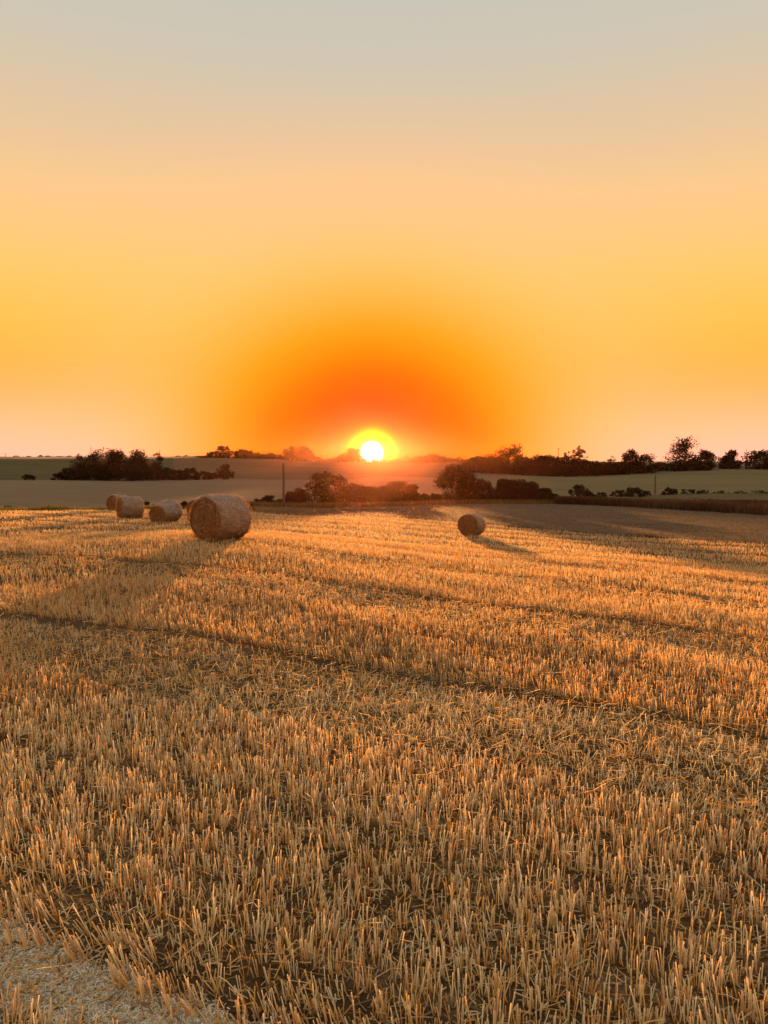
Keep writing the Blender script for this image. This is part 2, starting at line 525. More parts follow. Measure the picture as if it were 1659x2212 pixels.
# ------------------------------------------------------------------ straw geometry
def tubes(P0, P1, P2, rad, sides, tone, cap=True, tipw=1.0):
    """bent tubes through three joints each (N,3); radius (N,) -> verts, quads, tone, tip"""
    N = len(P0)
    rings = [P0, P1, P2] if P1 is not None else [P0, P2]
    D = P2 - P0
    D /= np.linalg.norm(D, axis=1)[:, None] + 1e-9
    ref = np.where(np.abs(D[:, 2:3]) > .9, np.array([[1., 0, 0]]), np.array([[0, 0, 1.]]))
    A = np.cross(D, ref); A /= np.linalg.norm(A, axis=1)[:, None] + 1e-9
    B = np.cross(D, A)
    ph = rng.uniform(0, 6.28, N)
    V = []
    for k, Pk in enumerate(rings):
        sc_ = rad * (1.1 if k == 0 else 0.92)
        for s in range(sides):
            a = ph + s * 2 * math.pi / sides
            V.append(Pk + (np.cos(a) * sc_)[:, None] * A + (np.sin(a) * sc_)[:, None] * B)
    nr = len(rings); nv = nr * sides
    V = np.stack(V, 1)                                  # N, nv, 3
    # slanting cut at the top
    base = (np.arange(N) * nv)[:, None]
    q = []
    for k in range(nr - 1):
        for s in range(sides):
            s2 = (s + 1) % sides
            q.append([k * sides + s, k * sides + s2, (k + 1) * sides + s2, (k + 1) * sides + s])
    if cap and sides == 4:
        q.append([(nr - 1) * sides + s for s in range(4)])
    q = np.array(q)
    Fq = (base[:, :, None] + q[None]).reshape(-1, 4)
    tn = np.repeat(tone[:, None], nv, 1)
    tp = np.zeros((N, nv)); tp[:, (nr - 1) * sides:] = tipw * (rng.uniform(0, 1, N) ** .8)[:, None]  # pale cut ends; the fade to the base also paints in light and shade
    return V.reshape(-1, 3), Fq, tn.ravel(), tp.ravel()


def join(parts):
    V, Fq, tn, tp, off = [], [], [], [], 0
    for a, b, c, d in parts:
        V.append(a); Fq.append(b + off); tn.append(c); tp.append(d); off += len(a)
    return np.concatenate(V), np.concatenate(Fq), np.concatenate(tn), np.concatenate(tp)


def track_q(x, y):
    p = RN[0] * x + RN[1] * y
    s = RD[0] * x + RD[1] * y
    p = p + .05 * np.sin(s * .9) + .03 * np.sin(s * 2.3 + 1)
    return p, (p - TRACK0 + PASS / 2) % PASS - PASS / 2      # distance to the nearest wheel track


def field_points(n_per_m2, ra, rb):
    """points scattered on drilled rows inside the viewed wedge between two distances"""
    half = R(35); ax = -2.0
    ymax = rb + 1
    # rectangle sampling in row space then culled
    xm = math.tan(half) * (ymax - ax)
    area = 2 * xm * (ymax + 2)
    n = int(n_per_m2 * area)
    x = rng.uniform(-xm, xm, n); y = rng.uniform(-.5, ymax, n)
    p = RN[0] * x + RN[1] * y; s = RD[0] * x + RD[1] * y
    pr = np.round(p / .125) * .125 + rng.normal(0, .017, n) + .02 * np.sin(s * 1.7)
    x, y = pr * RN[0] + s * RD[0], pr * RN[1] + s * RD[1]
    r = np.hypot(x, y); t = np.arctan2(x, y - ax)
    edge = np.interp(np.arctan2(x, y), th, e0)
    k = (r >= ra) & (r < rb) & (np.abs(t) < half) & (r < edge - .1)
    return x[k], y[k]


def smooth_noise(x, y, f, seed=0):
    return (np.sin(x * f + seed) * np.cos(y * f * 1.13 + seed * 2) + .6 * np.sin(x * f * 2.3 + y * f * 1.7 + seed * 3)
            + .4 * np.sin(-x * f * 4.1 + y * f * 3.7 + seed * 5)) / 2.0


def stubble(ra, rb, dens, rad, sides, bent):
    x, y = field_points(dens, ra, rb)
    p, q = track_q(x, y)
    r = np.hypot(x, y)
    clump = smooth_noise(x, y, 9.0, 1) + .7 * smooth_noise(x, y, 23.0, 4)
    thin = smooth_noise(x, y, 1.3, 7)
    if bent:      # stalks spring in tufts of several from one root
        m_ = 3
        cx, cy = x[::m_], y[::m_]
        x, y = np.repeat(cx, m_), np.repeat(cy, m_)
        ox, oy = rng.normal(0, .016, len(x)), rng.normal(0, .016, len(x))
        x, y = x + ox, y + oy
        p, q = track_q(x, y); r = np.hypot(x, y)
        clump = np.repeat(rng.normal(0, .8, len(cx)), m_); thin = smooth_noise(x, y, 1.3, 7)
    else:
        ox = oy = np.zeros(len(x))
    keep = np.ones(len(x))
    gap = np.abs(q + .02) < (.12 + .007 * r)
    gap2 = np.abs(q - 1.95) < (.07 + .003 * r)
    keep[gap2] = .35
    keep[gap] = .04
    messy = (q < -.17) & (q > -2.1) & (p > 2.6)
    keep *= np.where(messy, .72, 1.0)
    keep *= np.clip(.80 + .35 * clump + .25 * thin, .12, 1)
    bare = (p < 2.40 + .05 * np.sin(x * 7)) & (p > 2.17 + .05 * np.sin(x * 9)) & (x < -.6 + .1 * np.sin(p * 30))
    keep[bare] = .015
    k = rng.uniform(0, 1, len(x)) < keep
    x, y, q, messy, p, clump, ox, oy = x[k], y[k], q[k], messy[k], p[k], clump[k], ox[k], oy[k]
    n = len(x)
    z = H(x, y)
    h = rng.normal(.110, .027, n) + .015 * smooth_noise(x, y, 2.0, 3)
    h = np.where(messy, h * rng.uniform(.45, 1.0, n), h)
    h = np.clip(h * np.where(rng.uniform(0, 1, n) < .2, rng.uniform(.5, .9, n), 1.0), .03, .19)
    la = rng.uniform(0, 6.28, n); lm = np.abs(rng.normal(0, .16, n))
    lm = np.where(messy, np.abs(rng.normal(0, .5, n)), lm)
    near_tr = np.exp(-((q - .32) / .28) ** 2)
    lx = np.cos(la) * lm - RN[0] * .35 * near_tr; ly = np.sin(la) * lm - RN[1] * .35 * near_tr
    lx += 5 * ox; ly += 5 * oy
    lx += .12 * smooth_noise(x, y, 3.1, 9); ly += .12 * smooth_noise(x, y, 2.7, 5)
    P0 = np.stack([x, y, z - .02], 1)
    top = np.stack([x + lx * h, y + ly * h, z + h], 1)
    tone = np.clip(.50 + .28 * rng.normal(0, 1, n) + .10 * smooth_noise(x, y, .9, 2) + .07 * clump + np.where(messy, .13, -.03) + .10 * np.sin(np.floor((p - TRACK0 + PASS / 2) / PASS) * 2.4 + q), 0, 1)
    tone = np.where(rng.uniform(0, 1, n) < .16, rng.uniform(.82, 1, n), tone)
    rr = rad * rng.uniform(.65, 1.25, n)
    parts = []
    if bent:
        b = rng.uniform(0, 1, n) < np.where(messy, .3, .10)
        a = ~b
        parts.append(tubes(P0[a], None, top[a], rr[a], sides, tone[a]))
        fr = rng.uniform(.45, .85, b.sum())[:, None]
        mid = P0[b] + (top[b] - P0[b]) * fr
        ang_ = rng.uniform(0, 6.28, b.sum()); ln = rng.uniform(.03, .11, b.sum())
        end = mid + np.stack([np.cos(ang_) * ln, np.sin(ang_) * ln, rng.uniform(-.06, .03, b.sum())], 1)
        parts.append(tubes(P0[b], mid, end, rr[b] * .9, sides, np.clip(tone[b] + .08, 0, 1)))
        # papery leaf sheaths hanging off some stalks
        c = rng.uniform(0, 1, n) < .16
        m = c.sum()
        st = P0[c] + (top[c] - P0[c]) * rng.uniform(.3, .9, m)[:, None]
        ang_ = rng.uniform(0, 6.28, m); ln = rng.uniform(.03, .09, m)
        md = st + np.stack([np.cos(ang_) * ln * .6, np.sin(ang_) * ln * .6, rng.uniform(0, .03, m)], 1)
        en = md + np.stack([np.cos(ang_ + .5) * ln * .6, np.sin(ang_ + .5) * ln * .6, -rng.uniform(.01, .05, m)], 1)
        parts.append(tubes(st, md, en, np.full(m, rad * .55), 3, np.clip(tone[c] + rng.uniform(.0, .4, m), 0, 1), False, .3))
    else:
        parts.append(tubes(P0, None, top, rr, sides, tone))
    V, Fq, tn, tp = join(parts)
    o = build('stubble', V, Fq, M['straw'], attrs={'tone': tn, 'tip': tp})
    return o, len(Fq)


tot = 0
for spec in ((2.0, 8, 860, .0030, 4, True), (8, 16, 520, .0034, 3, True), (16, 32, 195, .0049, 3, False), (32, 74, 46, .0098, 3, False)):
    o, nq = stubble(*spec)
    tot += nq
    tag(o, {2.0: 'thick golden cut straw stalks standing beside the bare track', 8: 'golden straw stubble standing between the dark wheel tracks',
            16: 'gold stubble spread in front of the largest round bale', 32: 'gold stubble around the distant round bales up to the field edge'}[spec[0]],
        'stubble', kind='stuff')
pass

# loose straw lying over the stubble and chaff on the ground
def loose(n, ra, rb, rad, zlo, zhi, lmin, lmax, filt=None):
    t = rng.uniform(-R(36), R(36), n); r = np.sqrt(rng.uniform(ra**2, rb**2, n))
    x, y = np.sin(t) * r, np.cos(t) * r
    p, q = track_q(x, y)
    if filt is not None:
        k = filt(p, q, x, y); x, y = x[k], y[k]
    n = len(x); a = rng.uniform(0, 6.28, n); ln = rng.uniform(lmin, lmax, n)
    z = H(x, y) + rng.uniform(zlo, zhi, n)
    d = np.stack([np.cos(a) * ln / 2, np.sin(a) * ln / 2, rng.normal(0, .12, n) * ln], 1)
    c = np.stack([x, y, z], 1)
    mid = c + np.stack([-np.sin(a) * ln * rng.normal(0, .12, n), np.cos(a) * ln * rng.normal(0, .12, n), rng.uniform(-.05, .1, n) * ln], 1)
    return tubes(c - d, mid, c + d, rad * rng.uniform(.6, 1.2, n), 3, np.clip(rng.normal(.68, .2, n), 0, 1), False, .3)


def in_mess(p, q, x, y):
    w = np.where((q < 0) & (q > -2.1), .75, .28) + .35 * smooth_noise(x, y, 1.1, 6)
    return rng.uniform(0, 1, len(p)) < w


def in_bare(p, q, x, y):
    d = np.maximum(np.abs(p + .03 * np.sin(x * 17) - 2.28) - .13, 0)
    return (rng.uniform(0, 1, len(p)) < np.exp(-(d / .07) ** 2)) & (x < -.3) & (d < .3)


V, Fq, tn, tp = join([loose(7000, 2.2, 11, .0026, .01, .11, .06, .24, in_mess), loose(14000, 11, 30, .0036, .04, .12, .08, .3, in_mess), loose(9000, 2.6, 6.0, .0020, .004, .02, .04, .16, in_bare)])
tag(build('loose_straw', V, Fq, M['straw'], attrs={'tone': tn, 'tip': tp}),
    'loose pale straw and chaff strewn among the standing stalks', 'straw', kind='stuff')


def flat_bits(n, ra, rb, w0, l0, l1, zhi, filt=None, t1=R(36)):
    t = rng.uniform(-R(36), t1, n); r = np.sqrt(rng.uniform(ra**2, rb**2, n))
    x, y = np.sin(t) * r, np.cos(t) * r
    if filt is not None:
        p, q = track_q(x, y); k = filt(p, q, x, y); x, y = x[k], y[k]
    n = len(x)
    c = np.stack([x, y, H(x, y) + rng.uniform(.002, zhi, n)], 1)
    a = rng.uniform(0, 6.28, n); ln = rng.uniform(l0, l1, n)
    d = np.stack([np.cos(a), np.sin(a), rng.normal(0, .25, n)], 1) * (ln / 2)[:, None]
    e = np.stack([-np.sin(a), np.cos(a), rng.normal(0, .5, n)], 1) * (w0 * rng.uniform(.6, 1.4, n) / 2)[:, None]
    V = np.stack([c - d - e, c + d - e, c + d + e, c - d + e], 1).reshape(-1, 3)
    return V, np.arange(4 * n).reshape(-1, 4), np.repeat(rng.uniform(0, 1, n), 4)


V, Fq, tn = flat_bits(45000, 2.3, 9.0, .006, .015, .09, .02)
tag(build('litter', V, Fq, M['litter'], attrs={'tone': tn}), 'short broken straw littering the soil between the stalks', 'straw', kind='stuff')
V, Fq, tn = flat_bits(260000, 2.8, 5.2, .0045, .004, .024, .012, in_bare, -R(6))
tag(build('chaff', V, Fq, M['chaff'], attrs={'tone': tn}),
    'pale grey chaff covering the bare track', 'chaff', kind='stuff')

# single straws that lie across the bare track, each a thing of its own
for i in range(46):
    s0 = rng.uniform(-3.75, -1.9); p0 = rng.uniform(2.10, 2.45)
    x, y = p0 * RN[0] + s0 * RD[0], p0 * RN[1] + s0 * RD[1]
    if y < 2.8 or abs(x) / y > .54: continue
    a = rng.uniform(0, 6.28); ln = rng.uniform(.10, .24)
    z = float(H(x, y)[0]) + .012
    d = np.array([[math.cos(a) * ln / 2, math.sin(a) * ln / 2, rng.uniform(-.02, .03)]])
    c = np.array([[0, 0, 0.]])
    md = np.array([[-math.sin(a) * ln * .08, math.cos(a) * ln * .08, .004]])
    V, Fq, tn, tp = tubes(c - d, md, c + d, np.array([rng.uniform(.002, .0032)]), 4, np.array([rng.uniform(.6, 1)]), True, .3)
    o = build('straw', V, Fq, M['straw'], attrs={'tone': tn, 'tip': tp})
    o.location = (x, y, z)
    tag(o, 'single loose straw lying across the pale bare track', 'straw', 'loose straws on the bare track')


# tufts that stand right on the edge of the bare track, stalk by stalk
for i in range(26):
    far = i % 3 != 0
    s0 = rng.uniform(-3.8, -2.0); p0 = rng.uniform(2.40, 2.50) if far else rng.uniform(2.02, 2.14)
    x, y = p0 * RN[0] + s0 * RD[0], p0 * RN[1] + s0 * RD[1]
    if abs(x) / y > .53 or y < 2.95: continue
    t = empty('straw_tuft', (x, y, float(H(x, y)[0])), rng.uniform(0, 6.28))
    lean0 = rng.normal(0, .12, 2) + (-RN * .35 if far else RN * .1)
    for k in range(int(rng.integers(5, 9))):
        o2 = rng.normal(0, .016, 2); hk = rng.uniform(.07, .14)
        rot = -t.rotation_euler[2]
        lw = lean0 + o2 * 7 + rng.normal(0, .08, 2)
        lw = np.array([lw[0] * math.cos(rot) - lw[1] * math.sin(rot), lw[0] * math.sin(rot) + lw[1] * math.cos(rot)]) * hk
        V, Fq, tn, tp = tubes(np.array([[o2[0], o2[1], -.015]]), None, np.array([[o2[0] + lw[0], o2[1] + lw[1], hk]]),
                              np.array([rng.uniform(.0025, .0038)]), 4, np.array([np.clip(rng.normal(.55, .25), 0, 1)]))
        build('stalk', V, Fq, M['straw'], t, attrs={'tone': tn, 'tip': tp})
    tag(t, 'tuft of cut stalks leaning over the bare track from the standing stubble' if far else 'tuft of cut stalks on the narrow stubble beside the bare track',
        'straw tuft', 'straw tufts leaning over the track' if far else 'straw tufts beside the track')


# ------------------------------------------------------------------ round bales
def make_bale(u, r, D, L, phi, label, taper=1.0, sag=.05, group='round straw bales on the stubble'):
    """phi: how far the visible end is turned to the left (positive) of the line of sight"""
    x, y, z = spot(u, r)
    t = empty('round_bale', (x, y, z - .03))
    # axis direction: toward the camera, turned
    toc = math.atan2(-x, -y)                        # azimuth towards the camera
    azm = toc + phi
    hx = float(H(x + .5, y)[0] - H(x - .5, y)[0]); hy = float(H(x, y + .5)[0] - H(x, y - .5)[0])
    up = Vector((-hx, -hy, 1)).normalized()
    lie = Vector((0, 0, 1)).rotation_difference(up).to_matrix()     # the bale lies square on the slope
    t.rotation_euler = (lie @ Matrix.Rotation(math.pi / 2 - azm, 3, 'Z')).to_euler()    # local +x looks out of the visible end
    t.location.z -= .03
    Rr = D / 2
    S, K = 72, 22
    sl = np.linspace(-1, 1, K)
    seed = rng.uniform(0, 9, 4)

    def shape(xs, rad, a):
        f = 1 + .018 * np.sin(3 * a + seed[0]) + .012 * np.sin(7 * a + seed[1] + xs * 3) + .008 * np.sin(17 * a + xs * 9 + seed[2])
        k = (xs / L + .5)                           # 1 at the visible end
        tp_ = 1 + (taper - 1) * k
        rad = rad * f * tp_
        yy, zz = np.sin(a) * rad, np.cos(a) * rad + Rr * tp_
        zz = np.maximum(zz, 0) * (1 - sag * .6); yy = yy * (1 + sag * .5)
        low = np.clip((.16 * D - zz) / (.16 * D), 0, 1)
        zz = zz - low * .02
        return np.stack([xs, yy, zz], -1)
    a = np.linspace(0, 2 * math.pi, S, endpoint=False)
    rnd = 1 - .05 * np.abs(sl) ** 4 - .06 * np.abs(sl) ** 14
    xs = np.repeat((sl * L / 2)[:, None], S, 1) + .012 * np.sin(5 * a)[None] * (np.abs(sl)[:, None] > .99)
    V = shape(xs, np.repeat((Rr * rnd)[:, None], S, 1), np.repeat(a[None], K, 0)).reshape(-1, 3)
    V += rng.normal(0, .005, V.shape)
    i = np.arange(K - 1)[:, None] * S; j = np.arange(S)[None]; j2 = (j + 1) % S
    Fq = np.stack([(i + j).ravel(), (i + j2).ravel(), (i + S + j2).ravel(), (i + S + j).ravel()], 1)
    nw = build('net_wrap', V, Fq, M['net_wrap'], t, smooth=True)
    # the two spiral ends
    for sgn in (1, -1):
        KR_ = 20
        rf = np.linspace(.02, .90, KR_)
        A2 = np.repeat(a[None], KR_, 0); rad = np.repeat((rf * Rr)[:, None], S, 1)
        dome = .05 * (1 - (rf / .90) ** 4)[:, None] + .018 * np.sin(rf[:, None] * 42 + A2) + rng.normal(0, .010, A2.shape)
        dome[-1] = -.015
        V = shape(np.full(A2.shape, sgn * L / 2), rad, A2)
        V[..., 0] += sgn * dome
        V = V.reshape(-1, 3)
        i = np.arange(KR_ - 1)[:, None] * S
        Fq = np.stack([(i + j).ravel(), (i + S + j).ravel(), (i + S + j2).ravel(), (i + j2).ravel()], 1)
        if sgn < 0: Fq = Fq[:, ::-1]
        end = build('bale_end', V, Fq, M['bale_end'], t, smooth=True)
        # recentre so the spiral texture winds about the middle of the end
        cz = Rr * (taper if sgn > 0 else 1) * (1 - sag * .6)
        end.data.transform(Matrix.Translation((0, 0, -cz))); end.location = (0, 0, cz)
        # frayed straw sticking out of the end
        n = 420
        ra_, aa = np.sqrt(rng.uniform(0, .9, n)) * Rr * .98, rng.uniform(0, 6.28, n)
        Pm = shape(np.full(n, sgn * L / 2), ra_, aa); Pm[:, 0] += sgn * .035; Pm[:, 2] -= cz
        tang = np.stack([np.zeros(n), np.cos(aa), -np.sin(aa)], 1) * rng.uniform(.04, .13, n)[:, None]
        jit = rng.normal(0, .025, (n, 3)); jit[:, 0] = sgn * np.abs(jit[:, 0]) * 1.2
        Vt, Ft, tn, tp = tubes(Pm - tang, None, Pm + tang + jit, np.full(n, .004), 3, np.clip(rng.normal(.2, .18, n), 0, 1), False, .2)
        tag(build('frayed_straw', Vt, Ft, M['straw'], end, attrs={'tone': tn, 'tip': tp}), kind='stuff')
    # wisps standing off the wrapped side
    n = 260
    xa = rng.uniform(-L / 2, L / 2, n); aa = rng.uniform(-2.2, 2.2, n)
    P = shape(xa, np.full(n, Rr * .985), aa)
    o_ = np.stack([rng.normal(0, .04, n), np.sin(aa) * rng.uniform(.01, .05, n) + np.cos(aa) * rng.normal(0, .05, n), np.cos(aa) * rng.uniform(.01, .05, n) - np.sin(aa) * rng.normal(0, .05, n)], 1)
    Vt, Ft, tn, tp = tubes(P, None, P + o_, np.full(n, .003), 3, np.clip(rng.normal(.6, .2, n), 0, 1), False, .2)
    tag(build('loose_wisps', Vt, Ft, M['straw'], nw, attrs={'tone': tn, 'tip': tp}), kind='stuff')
    tag(t, label, 'bale', group)
    return t


make_bale(473, 23.9, 1.5, 1.27, R(47), 'largest round straw bale with whitish net wrap and coiled brown end')
make_bale(438, 41.5, 1.45, 1.25, R(60), 'round bale almost wholly hidden behind the largest bale')
make_bale(352, 43.5, 1.5, 1.25, R(38), 'slumped round bale with a low sagging end, between the largest bale and the pair', taper=.76, sag=.12)
make_bale(277, 50.3, 1.5, 1.3, R(74), 'round bale seen side-on, overlapping the bale behind it')
make_bale(252, 65.5, 1.45, 1.25, R(50), 'round bale standing partly behind the side-on bale')
make_bale(1018, 43.0, 1.34, 1.2, R(21), 'lone round bale showing its coiled end, apart from the others')

# ------------------------------------------------------------------ trees and shrubs
def leaf_cloud(centres, radii, counts, size):
    P, S_ = [], []
    for c, rd, n in zip(centres, radii, counts):
        d = rng.normal(0, 1, (n, 3)); d /= np.linalg.norm(d, axis=1)[:, None]
        d *= (rng.uniform(0, 1, n) ** .45)[:, None]
        P.append(c + d * rd)
        S_.append(np.full(n, size))
    P = np.concatenate(P); n = len(P)
    s = np.concatenate(S_) * rng.uniform(.55, 1.3, n)
    a = rng.normal(0, 1, (n, 3)); a /= np.linalg.norm(a, axis=1)[:, None]
    b = np.cross(a, rng.normal(0, 1, (n, 3))); b /= np.linalg.norm(b, axis=1)[:, None] + 1e-9
    a *= s[:, None] * .5; b *= s[:, None] * .36
    V = np.stack([P - a, P + b, P + a, P - b], 1).reshape(-1, 3)
    Fq = np.arange(4 * n).reshape(-1, 4)
    tone = np.repeat(np.clip(rng.normal(.5, .22, n), 0, 1), 4)
    return V, Fq, tone


def branches(segs, sides=5):
    V, Fq, off = [], [], 0
    for p0, p1, r0, r1 in segs:
        p0, p1 = np.array(p0, float), np.array(p1, float)
        d = p1 - p0; d /= np.linalg.norm(d) + 1e-9
        ref = np.array([1., 0, 0]) if abs(d[2]) > .8 else np.array([0, 0, 1.])
        A = np.cross(d, ref); A /= np.linalg.norm(A); B = np.cross(d, A)
        for p, rr in ((p0, r0), (p1, r1)):
            for s in range(sides):
                w = 2 * math.pi * s / sides
                V.append(p + rr * (math.cos(w) * A + math.sin(w) * B))
        for s in range(sides):
            s2 = (s + 1) % sides
            Fq.append([off + s, off + s2, off + sides + s2, off + sides + s])
        off += 2 * sides
    return np.array(V), np.array(Fq)


def make_tree(u, r, vtop, w, kind, label, group=None, name=None, cat=None, vbase=None, mat='leaves'):
    """w: crown width in frame units; kind: dense | open | airy | shrub | cone"""
    x, y, z = spot(u, r)
    topz = EYE + zrel(u, vtop, r)
    h = max(topz - z, .5)
    W = w * r / F * (1.18 if kind in ('open', 'airy') else 1.08)
    t = empty(name or ('shrub' if kind == 'shrub' else 'tree'), (x, y, z - .05))
    t.rotation_euler[2] = rng.uniform(0, 6.28)
    per = {'dense': 1.0, 'open': 1.0, 'airy': .5, 'shrub': 1.0, 'cone': .9}[kind]
    nc = {'dense': 30, 'open': 28, 'airy': 40, 'shrub': 26, 'cone': 22}[kind]
    cb = {'dense': .02, 'open': .04, 'airy': .10, 'shrub': .0, 'cone': .05}[kind]
    cs, rs = [], []
    for k in range(nc):
        f = rng.uniform(0, 1)
        zc = h * (cb + (1 - cb) * (.08 + .84 * f))
        if kind == 'cone': prof = 1 - .85 * f
        elif kind == 'shrub': prof = math.sqrt(max(0, 1 - (f * .93) ** 2)) * .95
        else: prof = math.sin(math.pi * (.22 + .70 * f)) ** .6
        rr = math.sqrt(rng.uniform(0.02, 1)) * W / 2 * prof * (1.0 if kind == 'shrub' else .92)
        a = rng.uniform(0, 6.28)
        cs.append(np.array([math.cos(a) * rr, math.sin(a) * rr, zc]))
        rs.append(rng.uniform(.16, .30) * min(W, h * 1.1) * (.36 if kind == 'airy' else .95 if kind == 'open' else 1))
    if kind in ('open', 'dense'):       # low skirts of foliage
        for k in range(7):
            a = rng.uniform(0, 6.28); rr = rng.uniform(.1, .42) * W
            cs.append(np.array([math.cos(a) * rr, math.sin(a) * rr, h * rng.uniform(.06, .2)])); rs.append(rng.uniform(.13, .2) * W)
    if kind in ('open', 'dense', 'airy'):
        for k in range(4):
            a = rng.uniform(0, 6.28); rr = rng.uniform(.08, .26) * W
            cs.append(np.array([math.cos(a) * rr, math.sin(a) * rr, h * rng.uniform(.62, .84)])); rs.append(rng.uniform(.13, .2) * min(W, h) * (.45 if kind == 'airy' else 1))
    cs[0] = np.array([rng.uniform(-.1, .1) * W, 0, h - rs[0] * .75])
    vol = sum(q ** 2 for q in rs)
    size = np.clip(r * .00115, .15, .55)
    need = per * 8.0 * vol * math.pi / size ** 2
    cap = 7000 if r < 140 else 2900 if kind in ('open', 'dense') and r < 400 else 1400
    if need > cap: size *= min(1.8, math.sqrt(need / cap))
    tot_ = int(np.clip(need, 300, cap))
    cnt = [max(8, int(tot_ * q ** 2 / vol)) for q in rs]
    V, Fq, tone = leaf_cloud(cs, [q * np.array([1, 1, .8]) for q in rs], cnt, size)
    V[:, 2] = np.maximum(V[:, 2], .02)
    build('crown', V, Fq, M[mat], t, attrs={'tone': tone})
    th_ = (.045 if kind == 'airy' else .030) * h + .03
    if kind == 'shrub':
        segs = [((rng.normal(0, .06) * W, rng.normal(0, .06) * W, -.1), c, .02 * h + .012, .01) for c in cs[:9]]
    else:
        lean = rng.normal(0, .03, 2) * h
        top = np.array([lean[0], lean[1], h * .72]); mid = np.array([lean[0] * .4, lean[1] * .4, h * .33])
        segs = [((0, 0, -.2), mid, th_, th_ * .75), (mid, top, th_ * .75, th_ * .25)]
        for c in cs:
            fz = np.clip((c[2] / h - .18) / .6, .05, .95)
            st = mid * (1 - fz) + top * fz if c[2] > h * .35 else mid * .8
            segs.append((st, c, th_ * .34, th_ * .08))
    V, Fq = branches(segs)
    build('stems' if kind == 'shrub' else 'trunk', V, Fq, M['bark'], t)
    tag(t, label, cat or ('shrub' if kind == 'shrub' else 'tree'), group)
    return t


# copse at the top of the valley field, left
G1 = 'trees of the copse on the left hillside'
make_tree(172, 263, 978, 34, 'airy', 'thin ragged tree at the left end of the hillside copse', G1)
make_tree(213, 262, 969, 56, 'open', 'broad tree with sky showing through its top, tallest of the hillside copse', G1)
make_tree(252, 261, 971, 42, 'open', 'round-topped gappy tree beside the tallest tree of the copse', G1)
make_tree(297, 262, 974, 46, 'dense', 'dense dark tree in the middle of the hillside copse', G1)
make_tree(340, 262, 977, 38, 'airy', 'sparse tree at the right end of the hillside copse', G1)
G2 = 'shrubs along the foot of the hillside copse'
for u, vt, w in ((126, 1022, 30), (148, 1010, 38), (172, 1002, 40), (196, 1000, 44), (225, 1004, 44), (252, 1010, 46), (278, 1004, 44), (305, 1004, 46),
                 (334, 998, 40), (362, 1010, 42), (388, 1014, 40), (414, 1012, 40), (438, 1018, 38), (458, 1022, 28)):
    make_tree(u, 257 + rng.uniform(-2, 3), vt, w, 'shrub', 'dark shrub in the thicket below the hillside copse', G2)
make_tree(484, 257, 1003, 34, 'shrub', 'rounded dark bush standing just right of the copse thicket')
make_tree(59, 258, 1025, 32, 'shrub', 'low dark bush alone at the foot of the green hill')
# skyline trees
G3 = 'trees along the ridge left of the sun'
sk = [(441, 984, 22, 'dense'), (462, 975, 30, 'open'), (483, 963, 38, 'open'), (503, 973, 26, 'airy'), (521, 971, 30, 'open'), (537, 975, 26, 'dense'),
      (553, 978, 24, 'dense'), (571, 981, 24, 'dense'), (589, 978, 24, 'open'), (604, 982, 20, 'dense'), (655, 964, 32, 'open'), (669, 978, 20, 'dense')]
for u, vt, w, k in sk:
    make_tree(u, 474 + rng.uniform(-4, 3), vt, w, k, {483: 'tallest round tree at the outer end of the ridge row', 655: 'large round tree right beside the pointed trees on the ridge',
                                                       441: 'lowest tree ending the ridge row towards the copse'}.get(u, 'small dark tree in the row on the ridge left of the sun'), G3)
for u, vt in ((619, 969), (631, 965)):
    make_tree(u, 476, vt, 20, 'cone', 'pointed tree of the pair on the ridge between rounded trees', 'pointed trees on the ridge')
make_tree(764, 470, 967, 36, 'dense', 'dense round tree cutting into the left edge of the sun disc')
make_tree(741, 471, 980, 30, 'dense', 'lower tree touching the dense tree by the sun disc')
G4 = 'low bushes along the ridge under the sun'
for u in np.concatenate([np.arange(430, 680, 13), np.arange(686, 1046, 9)]):
    if 742 < u < 778: continue
    make_tree(float(u), 472 + rng.uniform(-3, 3) - max(0, u - 850) * .11, float(np.interp(u, [430, 660, 700, 1046], [989, 989, 994, 994]) - rng.uniform(1, 6) + (2 if 785 < u < 850 else 0)), 22, 'shrub',
              'low bush filling in below the row of ridge trees' if u < 680 else 'low bush of the hedge line on the ridge under the sun', G4 if u > 680 else 'low bushes below the ridge trees')
G5 = 'small trees on the ridge right of the sun'
for u, vt, w, k in ((874, 987, 18, 'open'), (905, 986, 22, 'dense'), (922, 984, 22, 'dense'), (938, 981, 26, 'open'), (955, 985, 22, 'dense'), (1030, 984, 24, 'open')):
    make_tree(u, 458, vt, w, k, 'small tree on the ridge just right of the sun', G5)
# wood on the right
make_tree(1101, 333, 962, 78, 'open', 'broad spreading tree rising above the long dark wood')
make_tree(1228, 336, 974, 34, 'airy', 'thin tree beside the wispy tree over the dark wood')
make_tree(1252, 338, 962, 34, 'airy', 'wispy nearly leafless tree above the dark wood')
make_tree(1322, 342, 984, 26, 'airy', 'small sparse tree poking above the low end of the wood')
G6 = 'trees of the long dark wood'
for u, vt in ((1015, 994), (1038, 990), (1058, 986), (1078, 984), (1122, 985), (1145, 988), (1168, 986), (1190, 985), (1212, 989), (1238, 990), (1262, 995),
              (1288, 998), (1312, 999), (1338, 1000)):
    make_tree(u, 331 + rng.uniform(-4, 6), vt, 40, 'dense', 'dark bushy tree in the long wood below the ridge', G6)
for u in np.arange(1010, 1370, 21):
    make_tree(float(u), 322 + max(0, u - 1240) * .15, float(rng.uniform(1006, 1012)), 38, 'shrub', 'dark shrub along the lower edge of the long wood', 'shrubs at the foot of the long wood')
make_tree(1361, 351, 971, 32, 'open', 'slender tree leaning against the domed dark tree')
make_tree(1396, 350, 981, 54, 'dense', 'domed dark tree at the right end of the wood', vbase=1020)
